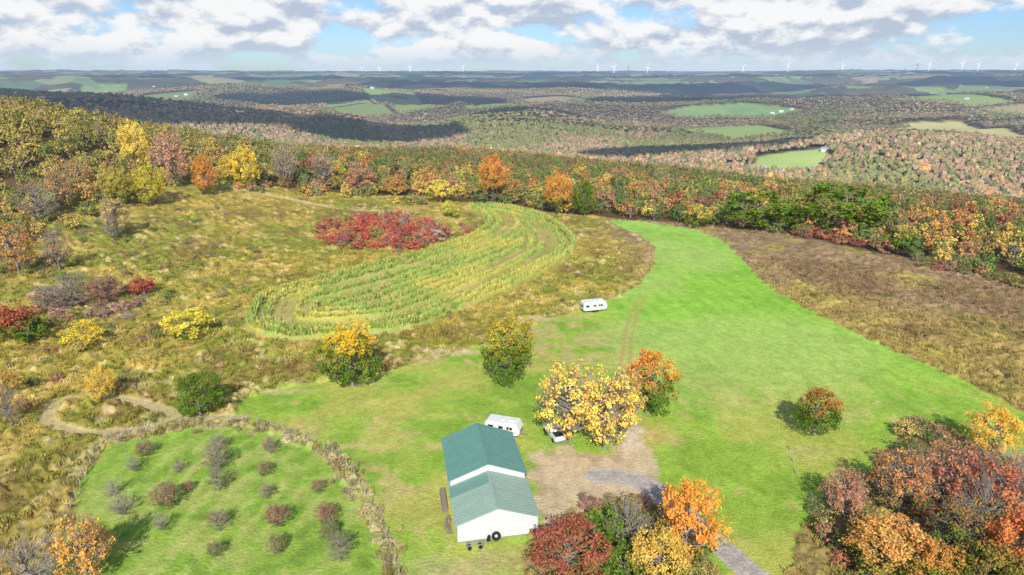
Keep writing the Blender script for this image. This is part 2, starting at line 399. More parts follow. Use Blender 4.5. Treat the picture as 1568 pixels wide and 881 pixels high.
# ------------------------------------------------------------ trees
def tube(V,Fc,p0,p1,r0,r1,n=5):
    p0=np.array(p0,float);p1=np.array(p1,float); d=p1-p0; L=np.linalg.norm(d)
    if L<1e-6: return
    d/=L; a=np.cross(d,[0.3,0.9,0.2]); a/=np.linalg.norm(a); b=np.cross(d,a); s=len(V)
    for P,r in ((p0,r0),(p1,r1)):
        for i in range(n):
            t=2*math.pi*i/n; V.append(P+r*(math.cos(t)*a+math.sin(t)*b))
    for i in range(n): Fc.append((s+i,s+(i+1)%n,s+n+(i+1)%n,s+n+i))
def tree_mesh(name,seed,ncl,nleaf,lsize,trunk=.16,shape='round',leafmat=None,twigs=0,spread=.10,barefrac=0.,limbs=46):
    """unit tree: height 1, crown width 1"""
    R=np.random.default_rng(seed); V=[];Fc=[]
    lob=R.normal(size=(7,3)); lob/=np.linalg.norm(lob,axis=1)[:,None]; la=R.uniform(-.34,.25,7)
    cb=trunk; cz=(1+cb)/2; hz_=(1-cb)/2
    C_=[]
    while len(C_)<ncl:
        d=R.normal(size=3); d/=np.linalg.norm(d)
        rr=R.uniform(.25,1)**.45
        f=1+sum(la[i]*max(0,d@lob[i])**3 for i in range(7))
        if shape=='cone': w=.5*(1-.55*max(0,d[2]))
        elif shape=='bush': w=.5
        else: w=.47*(1-.15*d[2])
        p=np.array([d[0]*w*rr*f,d[1]*w*rr*f,cz+d[2]*hz_*.93*rr*(f if d[2]<0 else .5+.5*f)])
        p[2]=min(max(p[2],cb*.6+.02),.985)
        if all(np.linalg.norm(p-q)>.06 for q in C_[-40:]): C_.append(p)
        elif R.random()<.1: C_.append(p)
    C_=np.array(C_)
    bend=R.uniform(-.03,.03,2); top=np.array([bend[0],bend[1],.8]); mid=np.array([bend[0]*.5,bend[1]*.5,cb+.15])
    tube(V,Fc,(0,0,-.03),mid,.026,.019,6); tube(V,Fc,mid,top,.019,.005,5)
    k=min(len(C_),limbs)
    sel=R.choice(len(C_),k,replace=False)
    for i in sel:
        p=C_[i]; t=np.clip((p[2]-.25*np.hypot(p[0],p[1])*2-cb*.6)/(.8),.02,.9)
        base=mid+(top-mid)*max(0,(t-.2)) if t>.2 else np.array([bend[0]*.3,bend[1]*.3,cb*.7+.05])
        m=(base+p)/2+np.array([0,0,-.03])+R.normal(size=3)*.012
        tube(V,Fc,base,m,.010,.006,4); tube(V,Fc,m,p,.006,.002,3)
        for _ in range(twigs):
            q=p+R.normal(size=3)*.07+np.array([0,0,.03]); tube(V,Fc,m+(p-m)*R.uniform(.3,1),q,.003,.0012,3)
    nb=len(Fc)
    keep=R.random(len(C_))>=barefrac
    CL=C_[keep]; n=len(CL)*nleaf
    cvar=np.repeat(R.random(len(CL)),nleaf); cv2=np.repeat(R.random(len(CL)),nleaf)
    ctr=np.repeat(CL,nleaf,0); off=R.normal(size=(n,3)); off/=np.linalg.norm(off,axis=1)[:,None]; off*=(R.random(n)**.4)[:,None]*spread*np.repeat(R.uniform(.6,1.35,len(CL)),nleaf)[:,None]
    off[:,2]*=.75
    P=ctr+off; P[:,2]=np.clip(P[:,2],.01,1.0)
    outw=P-np.array([0,0,cz-.15]); outw/=np.linalg.norm(outw,axis=1)[:,None]+1e-9
    N=R.normal(size=(n,3))*.75+outw*.8+np.array([0,0,.35]); N/=np.linalg.norm(N,axis=1)[:,None]
    T=np.cross(N,R.normal(size=(n,3))); T/=np.linalg.norm(T,axis=1)[:,None]; B=np.cross(N,T)
    s=(lsize*R.uniform(.6,1.3,n))[:,None]
    q=np.stack([P-T*s*.5,P-B*s*.36,P+T*s*.5,P+B*s*.36],1).reshape(-1,3)
    V=np.array(V) if V else np.zeros((0,3)); nv0=len(V)
    allv=np.vstack([V,q])
    lf=(np.arange(n*4).reshape(n,4)+nv0)
    faces=[tuple(f) for f in Fc]+[tuple(int(i) for i in f) for f in lf]
    me=bpy.data.meshes.new(name); me.from_pydata(allv.tolist(),[],faces)
    mi=np.zeros(len(faces),np.int32); mi[nb:]=1
    me.materials.append(M_BARK); me.materials.append(leafmat)
    me.polygons.foreach_set('material_index',mi)
    var=np.ones((len(allv),4),np.float32)*.5
    lv=np.clip(cvar*.55+R.random(n)*.45,0,1)
    var[nv0:,0]=np.repeat(lv,4); var[nv0:,1]=np.repeat(P[:,2],4); var[nv0:,2]=np.repeat(cv2*.6+R.random(n)*.4,4)
    at=me.color_attributes.new('var','FLOAT_COLOR','POINT'); at.data.foreach_set('color',var.ravel())
    me.update(); return me
HERO=[tree_mesh('crown_a',11,140,44,.034,.10,'round',M_LEAFO,2,.09),
      tree_mesh('crown_b',12,130,46,.035,.08,'round',M_LEAFO,2,.092),
      tree_mesh('crown_c',13,150,50,.034,.04,'bush',M_LEAFO,1,.09)]
SPARSE=[tree_mesh('crown_open_a',21,110,28,.032,.12,'round',M_LEAFO,6,.078,.12,90),
        tree_mesh('crown_open_b',22,80,14,.034,.12,'round',M_LEAFO,7,.08,.35,80)]
BUSH=[tree_mesh('shrub_a',31,60,34,.055,.02,'bush',M_LEAFO,1,.12,0,20),
      tree_mesh('shrub_b',32,50,32,.06,.02,'bush',M_LEAFO,2,.13,0,20)]
BARE=[tree_mesh('bare_crown',41,70,4,.03,.12,'round',M_LEAFO,9,.07,.4,70)]
def tree(name,cx,top,bot,w,kind,col,green=0.,k=1.22,hs=1.12):
    me=random.choice(kind)
    dep=PITCH+math.atan((bot-440.5)/F)
    by=bot-.22*w*math.sin(dep)
    x,y,T=ground_at(cx,by)
    W=w*1.08*T/F; Hh=max((by-top),6)*T/F/math.cos(dep)*hs
    Hh=math.sqrt(max((Hh)**2-(.28*W*math.tan(dep))**2,(.6*Hh)**2))
    o=link(bpy.data.objects.new(name,me)); o.location=(x,y,float(H(x,y))-.05)
    o.scale=(W,W,Hh); o.rotation_euler=(0,0,random.uniform(0,6.28))
    c=desat(C(*col),.04)*k; o.color=(c[0],c[1],c[2],green); return o
HL=[('maple_tree',540,511,600,86,HERO,(234,192,52),.6),('maple_tree',308,580,644,70,HERO,(108,112,46),.85),
('maple_tree',777,496,599,76,HERO[2:],(186,168,60),.55),('ash_tree',873,568,690,112,SPARSE[:1],(238,206,92),0),('ash_tree',925,580,700,106,SPARSE[:1],(240,208,96),0),('ash_tree',955,575,668,66,SPARSE[:1],(234,196,80),0),
('maple_tree',990,549,642,80,HERO[:2],(220,158,66),.5),('maple_tree',1246,601,677,74,HERO,(182,128,62),.62),
('maple_tree',1515,633,705,66,HERO,(230,190,80),.1),('oak_tree',1445,690,800,110,SPARSE,(196,132,96),0),('oak_tree',1520,715,830,110,SPARSE[:1],(200,124,82),.3),
('oak_tree',1375,705,805,90,SPARSE[:1],(208,148,88),.35),('oak_tree',1290,728,800,70,SPARSE,(202,144,108),0),('oak_tree',1345,805,900,120,HERO,(214,168,92),.35),
('oak_tree',1460,780,880,90,SPARSE[:1],(178,134,74),.6),('oak_tree',1545,800,910,100,HERO,(204,128,76),.4),('oak_tree',1420,840,920,90,HERO,(200,148,74),.55),('oak_tree',1500,850,940,100,HERO,(156,134,66),.6),
('apple_tree',1395,740,780,50,BUSH,(134,130,62),.5),('birch_tree',1415,715,790,80,BARE,(200,170,140),0),('birch_tree',1490,745,840,70,BARE,(190,150,120),0),('birch_tree',1540,700,790,80,BARE,(196,160,130),0),('maple_tree',1050,762,880,96,HERO,(232,168,66),.25),('cherry_tree',868,812,905,112,HERO,(164,100,74),.25),
('maple_tree',1008,826,915,100,HERO,(214,184,84),.4),('cherry_tree',958,778,850,70,BARE,(130,100,74),0),('dogwood_tree',905,795,850,80,BUSH,(132,162,66),.8),('dogwood_tree',945,788,840,60,BUSH,(140,160,66),.8),
('dogwood_tree',955,840,900,70,BUSH,(100,124,56),.8),('maple_tree',135,808,905,90,SPARSE[:1],(224,172,80),.1),('maple_tree',155,812,860,54,SPARSE[:1],(230,184,84),.1),('cherry_tree',50,845,930,100,BARE,(196,150,120),0),
('witch_hazel',132,492,538,50,BUSH,(220,202,66),.15),('witch_hazel',288,478,524,62,BUSH,(218,204,70),.25),('birch_tree',158,566,620,38,HERO,(216,190,84),0),
('cherry_tree',30,345,425,66,SPARSE[:1],(206,156,88),.1),('cherry_tree',92,355,420,52,SPARSE,(198,152,92),0),('maple_tree',215,425,455,42,BUSH,(168,90,72),0),
('birch_tree',180,305,365,46,SPARSE,(200,178,108),0),('birch_tree',175,330,372,30,BARE,(196,180,140),0),('maple_tree',60,285,345,60,BARE,(190,150,124),0),('maple_tree',95,262,325,44,SPARSE[:1],(196,150,98),.1),
('birch_tree',232,255,318,44,HERO,(196,184,76),.1),('maple_tree',315,245,302,34,HERO,(206,148,74),.15),('birch_tree',186,262,318,44,HERO,(174,160,78),.2),('maple_tree',128,245,302,44,SPARSE[:1],(186,150,92),.2),
('birch_tree',214,192,262,44,HERO,(220,198,98),0),('maple_tree',268,205,290,56,SPARSE,(206,156,122),0),('birch_tree',380,232,290,44,HERO,(222,198,74),.15),('maple_tree',352,240,285,36,HERO,(206,180,84),.25),
('maple_tree',497,238,290,48,SPARSE,(204,146,122),0),('birch_tree',440,225,285,44,BARE,(200,184,160),0),('maple_tree',552,258,298,54,SPARSE[:1],(200,144,104),.1),('birch_tree',675,276,312,44,BUSH,(206,192,84),.25),
('birch_tree',690,308,335,30,BUSH,(192,192,80),.3),('birch_tree',516,250,285,24,HERO,(212,194,84),.05),('maple_tree',605,272,300,40,HERO,(196,158,86),0),
('maple_tree',1290,292,368,120,BUSH,(96,124,54),1.),('maple_tree',1158,298,355,90,BUSH,(96,118,56),1.),('maple_tree',755,240,312,50,HERO,(208,150,76),.25),('maple_tree',855,268,330,40,HERO,(206,154,74),.25),('maple_tree',895,280,332,34,HERO,(144,138,66),.8),
('maple_tree',1220,318,356,50,BUSH,(100,124,56),1.),('maple_tree',1375,345,392,50,BUSH,(180,162,80),.6),('maple_tree',1065,315,350,40,BUSH,(188,172,86),.4),
('witch_hazel',10,572,612,50,BUSH,(188,158,76),.3),('cherry_tree',18,600,660,50,SPARSE,(176,134,76),.0),('maple_tree',14,470,525,60,BUSH,(168,96,72),.25),('maple_tree',45,490,530,60,BUSH,(128,116,58),.6),
('cherry_tree',75,440,485,60,SPARSE,(180,130,106),0),('cherry_tree',115,425,478,70,BARE,(180,134,114),0),('cherry_tree',160,425,470,60,SPARSE,(172,122,98),0),
]
for a in HL: tree(*a)
for (x,y,w) in [(222,690,36),(335,683,34),(414,688,34),(205,716,28),(274,716,30),(333,715,42),(406,722,24),(335,745,36),(487,748,26),(186,780,42),(256,768,44),(409,757,28),(248,806,30),(335,806,36),(424,800,34),(500,790,44),(505,822,34),(520,852,44),(425,842,34),(290,748,20),(175,755,24),(330,845,30)]:
    ww_=w*random.uniform(.8,1.2)
    tree('apple_tree',x,y-ww_*random.uniform(.4,.7),y+w*.35,ww_,random.choice([SPARSE,SPARSE,BARE]),random.choice([(160,128,84),(134,136,66),(150,138,76),(166,120,86)]),.3,1.25)
# ------------------------------------------------------------ instanced masses
def make_collection(name,meshes):
    c=bpy.data.collections.new(name)
    for m in meshes:
        o=bpy.data.objects.new(m.name,m); c.objects.link(o)
    return c
def scatter(name,coll,P,S,col,tilt=.08):
    n=len(P)
    if n==0: return
    me=bpy.data.meshes.new(name); me.vertices.add(n); me.vertices.foreach_set('co',P.astype(np.float32).ravel())
    a=me.attributes.new('scl','FLOAT_VECTOR','POINT'); a.data.foreach_set('vector',S.astype(np.float32).ravel())
    rot=np.stack([rng.normal(0,tilt,n),rng.normal(0,tilt,n),rng.uniform(0,6.283,n)],-1)
    a=me.attributes.new('rot','FLOAT_VECTOR','POINT'); a.data.foreach_set('vector',rot.astype(np.float32).ravel())
    a=me.attributes.new('col','FLOAT_COLOR','POINT'); a.data.foreach_set('color',np.hstack([col,np.ones((n,1))]).astype(np.float32).ravel())
    o=link(bpy.data.objects.new(name,me))
    ng=bpy.data.node_groups.new(name+'_instancing','GeometryNodeTree')
    ng.interface.new_socket('Geometry',in_out='INPUT',socket_type='NodeSocketGeometry'); ng.interface.new_socket('Geometry',in_out='OUTPUT',socket_type='NodeSocketGeometry')
    N=ng.nodes; gi=N.new('NodeGroupInput');go=N.new('NodeGroupOutput')
    ip=N.new('GeometryNodeInstanceOnPoints'); ci=N.new('GeometryNodeCollectionInfo'); ci.inputs['Collection'].default_value=coll
    ci.inputs['Separate Children'].default_value=True; ci.inputs['Reset Children'].default_value=True
    ip.inputs['Pick Instance'].default_value=True
    ar=N.new('GeometryNodeInputNamedAttribute'); ar.data_type='FLOAT_VECTOR'; ar.inputs[0].default_value='rot'
    er=N.new('FunctionNodeEulerToRotation'); as_=N.new('GeometryNodeInputNamedAttribute'); as_.data_type='FLOAT_VECTOR'; as_.inputs[0].default_value='scl'
    ng.links.new(gi.outputs[0],ip.inputs['Points']); ng.links.new(ci.outputs[0],ip.inputs['Instance'])
    ng.links.new(ar.outputs[0],er.inputs[0]); ng.links.new(er.outputs[0],ip.inputs['Rotation']); ng.links.new(as_.outputs[0],ip.inputs['Scale'])
    ng.links.new(ip.outputs[0],go.inputs[0])
    md=o.modifiers.new('instancing','NODES'); md.node_group=ng
    print(name,n); return o
MID=[tree_mesh('forest_tree_a',51,44,14,.085,.12,'round',M_LEAFI,0,.12,0,10),tree_mesh('forest_tree_b',52,42,14,.09,.10,'cone',M_LEAFI,0,.12,0,8),
     tree_mesh('forest_tree_c',53,44,8,.08,.14,'round',M_LEAFI,2,.11,.15,30),tree_mesh('forest_tree_d',54,46,15,.08,.06,'round',M_LEAFI,0,.12,0,8)]
C_MID=make_collection('forest_tree_kinds',MID)
def pal(cols,w,n,ds=.05):
    cols=desat(np.array([C(*c) for c in cols]),ds); w=np.array(w,float)
    return cols[rng.choice(len(cols),n,p=w/w.sum())]
def forest_cols(x,y,r):
    n=len(x)
    a=pal([(196,144,76),(102,124,54),(206,174,78),(152,130,66),(158,98,70),(178,136,98),(134,140,64),(190,128,72),(122,132,58)],[16,26,14,16,3,9,18,6,12],n)
    b=pal([(176,132,86),(160,126,86),(152,134,78),(116,126,66),(184,154,92),(154,122,94)],[20,22,18,16,10,14],n)
    c=pal([(152,122,92),(134,116,82),(120,114,76),(150,130,102),(98,102,62)],[26,24,20,16,14],n)
    t1=np.clip((r-330)/260,0,1)+rng.normal(0,.2,n); t2=np.clip((r-700)/700,0,1)+rng.normal(0,.2,n)
    o=np.where((t1>.5)[:,None],b,a); o=np.where((t2>.5)[:,None],c,o)
    left=(x<-110)&(r<520)
    d=pal([(166,150,72),(140,134,62),(190,164,78),(170,138,80),(114,124,58)],[30,26,18,10,16],n)
    o=np.where(left[:,None],d,o)
    g=fbm(x/160,y/160,91,2); o=lerp(o,np.tile(C(106,116,60),(n,1)),sm((g-.52)/.12)*.6*(r>400))
    g=fbm(x/600,y/400,95,2); o=o*(.82+.36*sm((g-.3)/.4))[:,None]
    return o*rng.uniform(.85,1.15,n)[:,None]
def jgrid(rmin,rmax,sp,azm=50):
    m=rmax; gx=np.arange(-m*math.sin(math.radians(azm)),m*math.sin(math.radians(azm)),sp); gy=np.arange(rmin*.55,m,sp)
    X,Y=np.meshgrid(gx,gy); X=X.ravel()+rng.uniform(-.5,.5,X.size)*sp;Y=Y.ravel()+rng.uniform(-.5,.5,Y.size)*sp
    r=np.hypot(X,Y); k=(r>rmin)&(r<rmax)&(np.abs(np.arctan2(X,Y))<math.radians(azm)); return X[k],Y[k]
def forest_pts(rmin,rmax,sp,w0,w1,h0,h1,azm=50):
    x,y=jgrid(rmin,rmax,sp,azm); r=np.hypot(x,y)
    m=(r>redge(x,y)); x,y,r=x[m],y[m],r[m]
    bad=open_fields(x,y,r)[0]>.3
    for P in (VF1,VF2,VF3): bad|=sd_poly(P,x,y,60)<4
    bad|=rng.random(len(x))<.03
    x,y,r=x[~bad],y[~bad],r[~bad]; n=len(x)
    w=rng.uniform(w0,w1,n); h=rng.uniform(h0,h1,n)
    h*=.6+.4*np.clip((r-redge(x,y))/25,0,1); return x,y,r,w,h
x,y,r,w,h=forest_pts(80,640,7.2,6.5,10,7.5,12.5)
scatter('forest_near',C_MID,np.stack([x,y,H(x,y)-.2],-1),np.stack([w,w,h],-1),forest_cols(x,y,r)*1.35)
def blob_kinds(sub,nk,seed):
    out_=[]
    for k in range(nk):
        bm=bmesh.new(); bmesh.ops.create_icosphere(bm,subdivisions=sub,radius=1)
        dl=[v for v in bm.verts if v.co.z<-.35]; bmesh.ops.delete(bm,geom=dl,context='VERTS')
        bm.verts.ensure_lookup_table()
        V=np.array([v.co[:] for v in bm.verts]); Fc=np.array([[v.index for v in f.verts] for f in bm.faces]); bm.free()
        R=np.random.default_rng(seed+k); V=V*R.uniform(.66,1.28,(len(V),1)); V[:,:2]*=.5; V[:,2]=.5+V[:,2]*.48
        out_.append((V,Fc))
    return out_
def blob_forest(name,x,y,w,h,cols,kinds):
    n=len(x); kid=rng.integers(0,len(kinds),n); z=H(x,y); VV=[];FF=[];CC=[];b=0
    for k,(V,Fc) in enumerate(kinds):
        s=np.nonzero(kid==k)[0]; m=len(s); a=rng.uniform(0,6.28,m); ca,sa=np.cos(a)[:,None],np.sin(a)[:,None]
        X=(V[None,:,0]*ca-V[None,:,1]*sa)*w[s][:,None]+x[s][:,None]; Y=(V[None,:,0]*sa+V[None,:,1]*ca)*w[s][:,None]+y[s][:,None]; Z=V[None,:,2]*h[s][:,None]+z[s][:,None]
        VV.append(np.stack([X,Y,Z],-1).reshape(-1,3)); FF.append((Fc[None]+(np.arange(m)*len(V))[:,None,None]+b).reshape(-1,3)); b+=m*len(V)
        vc=cols[s][:,None,:]*rng.uniform(.75,1.25,(m,len(V),1)); CC.append(vc.reshape(-1,3))
    VV=np.vstack(VV);FF=np.vstack(FF);CC=np.vstack(CC)
    me=bpy.data.meshes.new(name); me.vertices.add(len(VV)); me.vertices.foreach_set('co',VV.astype(np.float32).ravel())
    me.loops.add(len(FF)*3); me.loops.foreach_set('vertex_index',FF.astype(np.int32).ravel()); me.polygons.add(len(FF)); me.polygons.foreach_set('loop_start',(np.arange(len(FF))*3).astype(np.int32)); me.update(calc_edges=True)
    at=me.color_attributes.new('col','FLOAT_COLOR','POINT'); at.data.foreach_set('color',np.hstack([CC,np.ones((len(CC),1))]).astype(np.float32).ravel())
    me.materials.append(M_CANOPY); me.polygons.foreach_set('use_smooth',np.zeros(len(FF),bool))
    link(bpy.data.objects.new(name,me)); print(name,n,len(FF))
x,y,r,w,h=forest_pts(640,1600,7.6,6,11,8,14,46); blob_forest('forest_valley',x,y,w,h,forest_cols(x,y,r)*1.2,blob_kinds(2,6,900))
x,y,r,w,h=forest_pts(1600,3900,11.0,9,15,9,15,43); blob_forest('forest_far',x,y,w,h,forest_cols(x,y,r)*1.12,blob_kinds(1,6,950))
def thicket(name,poly,n,hr,wr,cols,wts,coll=None,k=1.2):
    P=polyw(poly); pts=[]
    while len(pts)<n:
        x=rng.uniform(P[:,0].min(),P[:,0].max(),500);y=rng.uniform(P[:,1].min(),P[:,1].max(),500)
        m=sd_poly(P,x,y)<0; pts+=list(zip(x[m],y[m]))
    p=np.array(pts[:n]); x,y=p[:,0],p[:,1]; w=rng.uniform(*wr,n); h=rng.uniform(*hr,n)
    scatter(name,coll or C_BUSHI,np.stack([x,y,H(x,y)-.1],-1),np.stack([w,w,h],-1),pal(cols,wts,n)*k*rng.uniform(.8,1.2,n)[:,None])
C_BUSHI=make_collection('shrub_kinds',[tree_mesh('thicket_shrub_a',71,45,20,.085,.02,'bush',M_LEAFI,1,.14,0,14),tree_mesh('thicket_shrub_b',72,40,14,.085,.02,'bush',M_LEAFI,3,.14,.1,24),tree_mesh('thicket_shrub_c',73,36,8,.08,.04,'bush',M_LEAFI,5,.12,.25,36)])
thicket('sumac_thicket',[(484,368),(500,345),(560,335),(640,338),(688,352),(686,370),(640,388),(580,394),(520,384)],120,(3.4,6.4),(4.0,6.5),[(176,84,64),(194,106,74),(156,100,74),(136,130,64),(202,138,86),(170,150,124)],[34,22,12,12,14,6])
thicket('sumac_thicket',[(700,345),(735,345),(742,355),(715,362)],9,(2,3.4),(3,4),[(164,96,74),(154,116,74)],[1,1])
thicket('sumac_thicket',[(1215,352),(1290,362),(1320,380),(1290,378),(1225,364)],16,(2.5,4.5),(4,6),[(170,88,68),(180,120,76)],[3,1])
thicket('red_shrubs',[(1400,400),(1568,432),(1568,445),(1400,410)],16,(2.5,4.5),(4,6),[(164,104,74),(178,130,84),(128,126,64)],[1,2,3])
thicket('red_shrubs',[(0,520),(40,515),(80,500),(70,480),(0,490)],14,(2,3.5),(2.5,4),[(166,90,70),(124,124,64),(168,130,78)],[2,2,1])
thicket('bramble_thicket',[(70,470),(230,455),(235,470),(150,490),(80,500)],28,(1.8,3.2),(2.5,4.5),[(166,124,104),(134,122,74),(182,146,122)],[1,1,1])
thicket('field_edge_trees',[(-60,345),(0,305),(60,285),(150,265),(230,270),(200,310),(150,335),(60,375),(-60,400)],80,(5,10),(4.5,8),[(172,152,78),(184,148,82),(130,136,62),(156,152,70),(196,172,90)],[2,1,3,2,1],C_MID)
thicket('field_edge_trees',[(180,268),(340,272),(440,288),(560,300),(700,312),(640,318),(540,305),(420,300),(330,290),(200,290)],44,(3,7.5),(3.5,6.5),[(200,152,80),(206,180,82),(178,138,102),(144,144,66),(122,132,62)],[2,2,2,3,2],C_MID)
thicket('scattered_saplings',[(0,380),(150,330),(350,320),(420,400),(380,450),(330,560),(150,600),(0,640)],170,(.8,3.2),(1.2,3.0),[(142,144,66),(180,160,82),(164,120,80),(118,130,60)],[3,3,1,4])
thicket('scattered_saplings',[(640,500),(700,470),(800,440),(900,390),(980,370),(985,410),(930,450),(800,490),(720,520)],50,(.6,1.8),(1.0,2.2),[(144,128,68),(172,146,86),(134,102,68),(120,124,62)],[3,3,2,2])
thicket('scattered_saplings',[(1150,370),(1568,450),(1568,600),(1300,500),(1180,430)],60,(.5,1.5),(.8,2.0),[(154,134,76),(172,150,86),(134,106,70),(120,120,62)],[3,3,2,2])
thicket('bramble_thicket',[(1240,760),(1340,730),(1400,650),(1500,690),(1600,730),(1640,900),(1250,900)],130,(1.2,3.4),(2.5,4.6),[(176,128,80),(132,130,68),(176,112,80),(186,158,92),(110,120,62)],[2,3,1,2,3])
thicket('bramble_thicket',[(890,775),(930,756),(1000,770),(1035,805),(1080,860),(1090,900),(820,930),(830,850)],60,(1.0,2.8),(2.2,4),[(126,134,66),(148,110,78),(118,140,62),(164,150,82)],[3,2,3,2])
hp=[]
for i in range(230):
    j=rng.integers(0,len(HEDGE)-1); t=rng.random(); p=HEDGE[j]*(1-t)+HEDGE[j+1]*t; hp.append(p+rng.normal(0,.95,2))
hp=np.array(hp)
scatter('hedgerow',C_BUSHI,np.stack([hp[:,0],hp[:,1],H(hp[:,0],hp[:,1])-.1],-1),np.stack([rng.uniform(.4,1.8,230)]*2+[rng.uniform(.3,1.4,230)],-1),pal([(176,162,112),(146,140,82),(194,180,134),(140,120,84)],[3,3,2,2],230)*1.35)
# ------------------------------------------------------------ meadow weeds, corn
def tuft(name,seed,nb,h,w,rad,mat):
    R=np.random.default_rng(seed); V=[];Fc=[];var=[]
    for i in range(nb):
        a=R.uniform(0,6.28); rr=rad*R.random()**.6; b=np.array([math.cos(a)*rr,math.sin(a)*rr,0]); hh=h*R.uniform(.5,1.1)
        d=R.uniform(0,6.28); l=R.uniform(.05,.45)*hh; t=b+np.array([math.cos(d)*l,math.sin(d)*l,hh])
        e=R.uniform(0,6.28); s=np.array([math.cos(e),math.sin(e),0])*w*R.uniform(.6,1.3)
        m=(b+t)/2+np.array([0,0,hh*.12]); k=len(V)
        V+=[b-s*.5,b+s*.5,m-s,m+s,t-s*.5,t+s*.5]; Fc+=[(k,k+1,k+3,k+2),(k+2,k+3,k+5,k+4)]
        q=R.random(); var+=[(q*.8,.2,q,1)]*2+[(q,.6,q,1)]*2+[(min(1,q+.2),1,q,1)]*2
    me=bpy.data.meshes.new(name); me.from_pydata([list(map(float,v)) for v in V],[],Fc); me.materials.append(mat)
    at=me.color_attributes.new('var','FLOAT_COLOR','POINT'); at.data.foreach_set('color',np.array(var,np.float32).ravel()); return me
C_TUFT=make_collection('weed_kinds',[tuft('goldenrod_a',1,16,.6,.05,.45,M_LEAFI),tuft('goldenrod_b',2,14,.75,.045,.4,M_LEAFI)])
C_CORN=make_collection('corn_kinds',[tuft('corn_a',4,12,1.6,.06,.22,M_LEAFI),tuft('corn_b',5,10,1.8,.07,.2,M_LEAFI)])
def near_pts(n):
    r=np.sqrt(rng.uniform(60**2,230**2,n)); a=rng.uniform(-.78,.78,n); return r*np.sin(a),r*np.cos(a)
x,y=near_pts(26000); c,w=surface(x,y)
k=(w>rng.uniform(.25,1,len(x))); x,y=x[k],y[k]; c=meadow_color(x,y)
nn=fbm(x/5,y/5,101,2); sc=.5+.8*nn+rng.uniform(-.15,.3,len(x))
scatter('meadow_weeds',C_TUFT,np.stack([x,y,H(x,y)+.15],-1),np.stack([sc*1.1,sc*1.1,sc],-1),c*1.3*rng.uniform(.8,1.2,len(x))[:,None],.15)
P=CORN; x=rng.uniform(P[:,0].min(),P[:,0].max(),70000); y=rng.uniform(P[:,1].min(),P[:,1].max(),70000)
sd=sd_poly(P,x,y); row,dens=corn_h(x,y,sd); nn=fbm(x/12,y/12,111,2)
k=(sd<-.2)&(row>.8)&(rng.random(len(x))<dens)
x,y,sd,nn=x[k],y[k],sd[k],nn[k]; n=len(x)
cc=pal([(156,180,84),(140,166,74),(182,180,90),(196,180,100)],[4,3,2,1.2],n); ylw=sm((nn-.54)/.12)
cc=lerp(cc,np.tile(C(202,190,96),(n,1)),ylw*.6)
sc=np.where(-sd<5,1.4,1.1)*rng.uniform(.75,1.15,n)
scatter('corn_rows',C_CORN,np.stack([x,y,H(x,y)+.3],-1),np.stack([sc,sc,sc],-1),cc*1.1,.08)
# ------------------------------------------------------------ hard objects
def empty(name,loc,rot=0):
    e=bpy.data.objects.new(name,None); e.location=loc; e.rotation_euler=(0,0,rot); link(e); return e
def part(parent,name,V,Fc,mat,bevel=0,smooth_=False):
    me=bpy.data.meshes.new(name); me.from_pydata([tuple(map(float,v)) for v in V],[],Fc)
    bm=bmesh.new(); bm.from_mesh(me); bmesh.ops.recalc_face_normals(bm,faces=bm.faces)
    if bevel: bmesh.ops.bevel(bm,geom=list(bm.edges),offset=bevel,segments=3,affect='EDGES',profile=.6)
    bm.to_mesh(me); bm.free(); me.materials.append(mat)
    if smooth_: me.polygons.foreach_set('use_smooth',np.ones(len(me.polygons),bool))
    o=bpy.data.objects.new(name,me); link(o); o.parent=parent; return o
def bx(x0,x1,y0,y1,z0,z1):
    V=[(x,y,z) for z in (z0,z1) for y in (y0,y1) for x in (x0,x1)]
    return V,[(0,1,3,2),(4,5,7,6),(0,1,5,4),(2,3,7,6),(0,2,6,4),(1,3,7,5)]
def box(parent,name,d,mat,bevel=0): return part(parent,name,*bx(*d),mat,bevel)
def cyl(parent,name,c,r,w,mat,axis='y',n=20,r2=None):
    V=[];Fc=[]; r2=r if r2 is None else r2
    for s,rr in ((-.5,r),(.5,r2)):
        for i in range(n):
            a=2*math.pi*i/n; u,v=rr*math.cos(a),rr*math.sin(a)
            V.append({'y':(c[0]+u,c[1]+s*w,c[2]+v),'x':(c[0]+s*w,c[1]+u,c[2]+v),'z':(c[0]+u,c[1]+v,c[2]+s*w)}[axis])
    Fc=[(i,(i+1)%n,n+(i+1)%n,n+i) for i in range(n)]+[tuple(range(n)),tuple(range(n,2*n))]
    return part(parent,name,V,Fc,mat)
def merge_boxes(parent,name,L,mat):
    V=[];Fc=[]
    for d in L:
        v,f=bx(*d); k=len(V); V+=v; Fc+=[tuple(i+k for i in q) for q in f]
    return part(parent,name,V,Fc,mat)
M_WHITE=mat_simple('white_metal_siding',(.70,.71,.72),.5,nscale=1.2,namt=.16)
M_TRIM=mat_simple('white_trim',(.54,.55,.56),.5,namt=.05)
M_ROOF1=mat_simple('green_metal_roof_faded',(.29,.41,.33),.5,nscale=.8,namt=.22)
M_ROOF2=mat_simple('green_metal_roof',(.13,.29,.24),.48,nscale=.8,namt=.22)
M_ROOFD=mat_simple('green_metal_roof_patch',(.16,.31,.25),.5,nscale=.8,namt=.12)
M_DARK=mat_simple('dark_glass',(.02,.025,.03),.15,namt=.1)
M_RUB=mat_simple('tyre_rubber',(.02,.02,.02),.85,namt=.2)
M_GREY=mat_simple('galvanised_steel',(.35,.36,.37),.45,.4,namt=.15)
M_CAMP=mat_simple('camper_white',(.74,.75,.76),.4,namt=.08)
M_CREAM=mat_simple('camper_roof',(.66,.66,.64),.6,namt=.1)
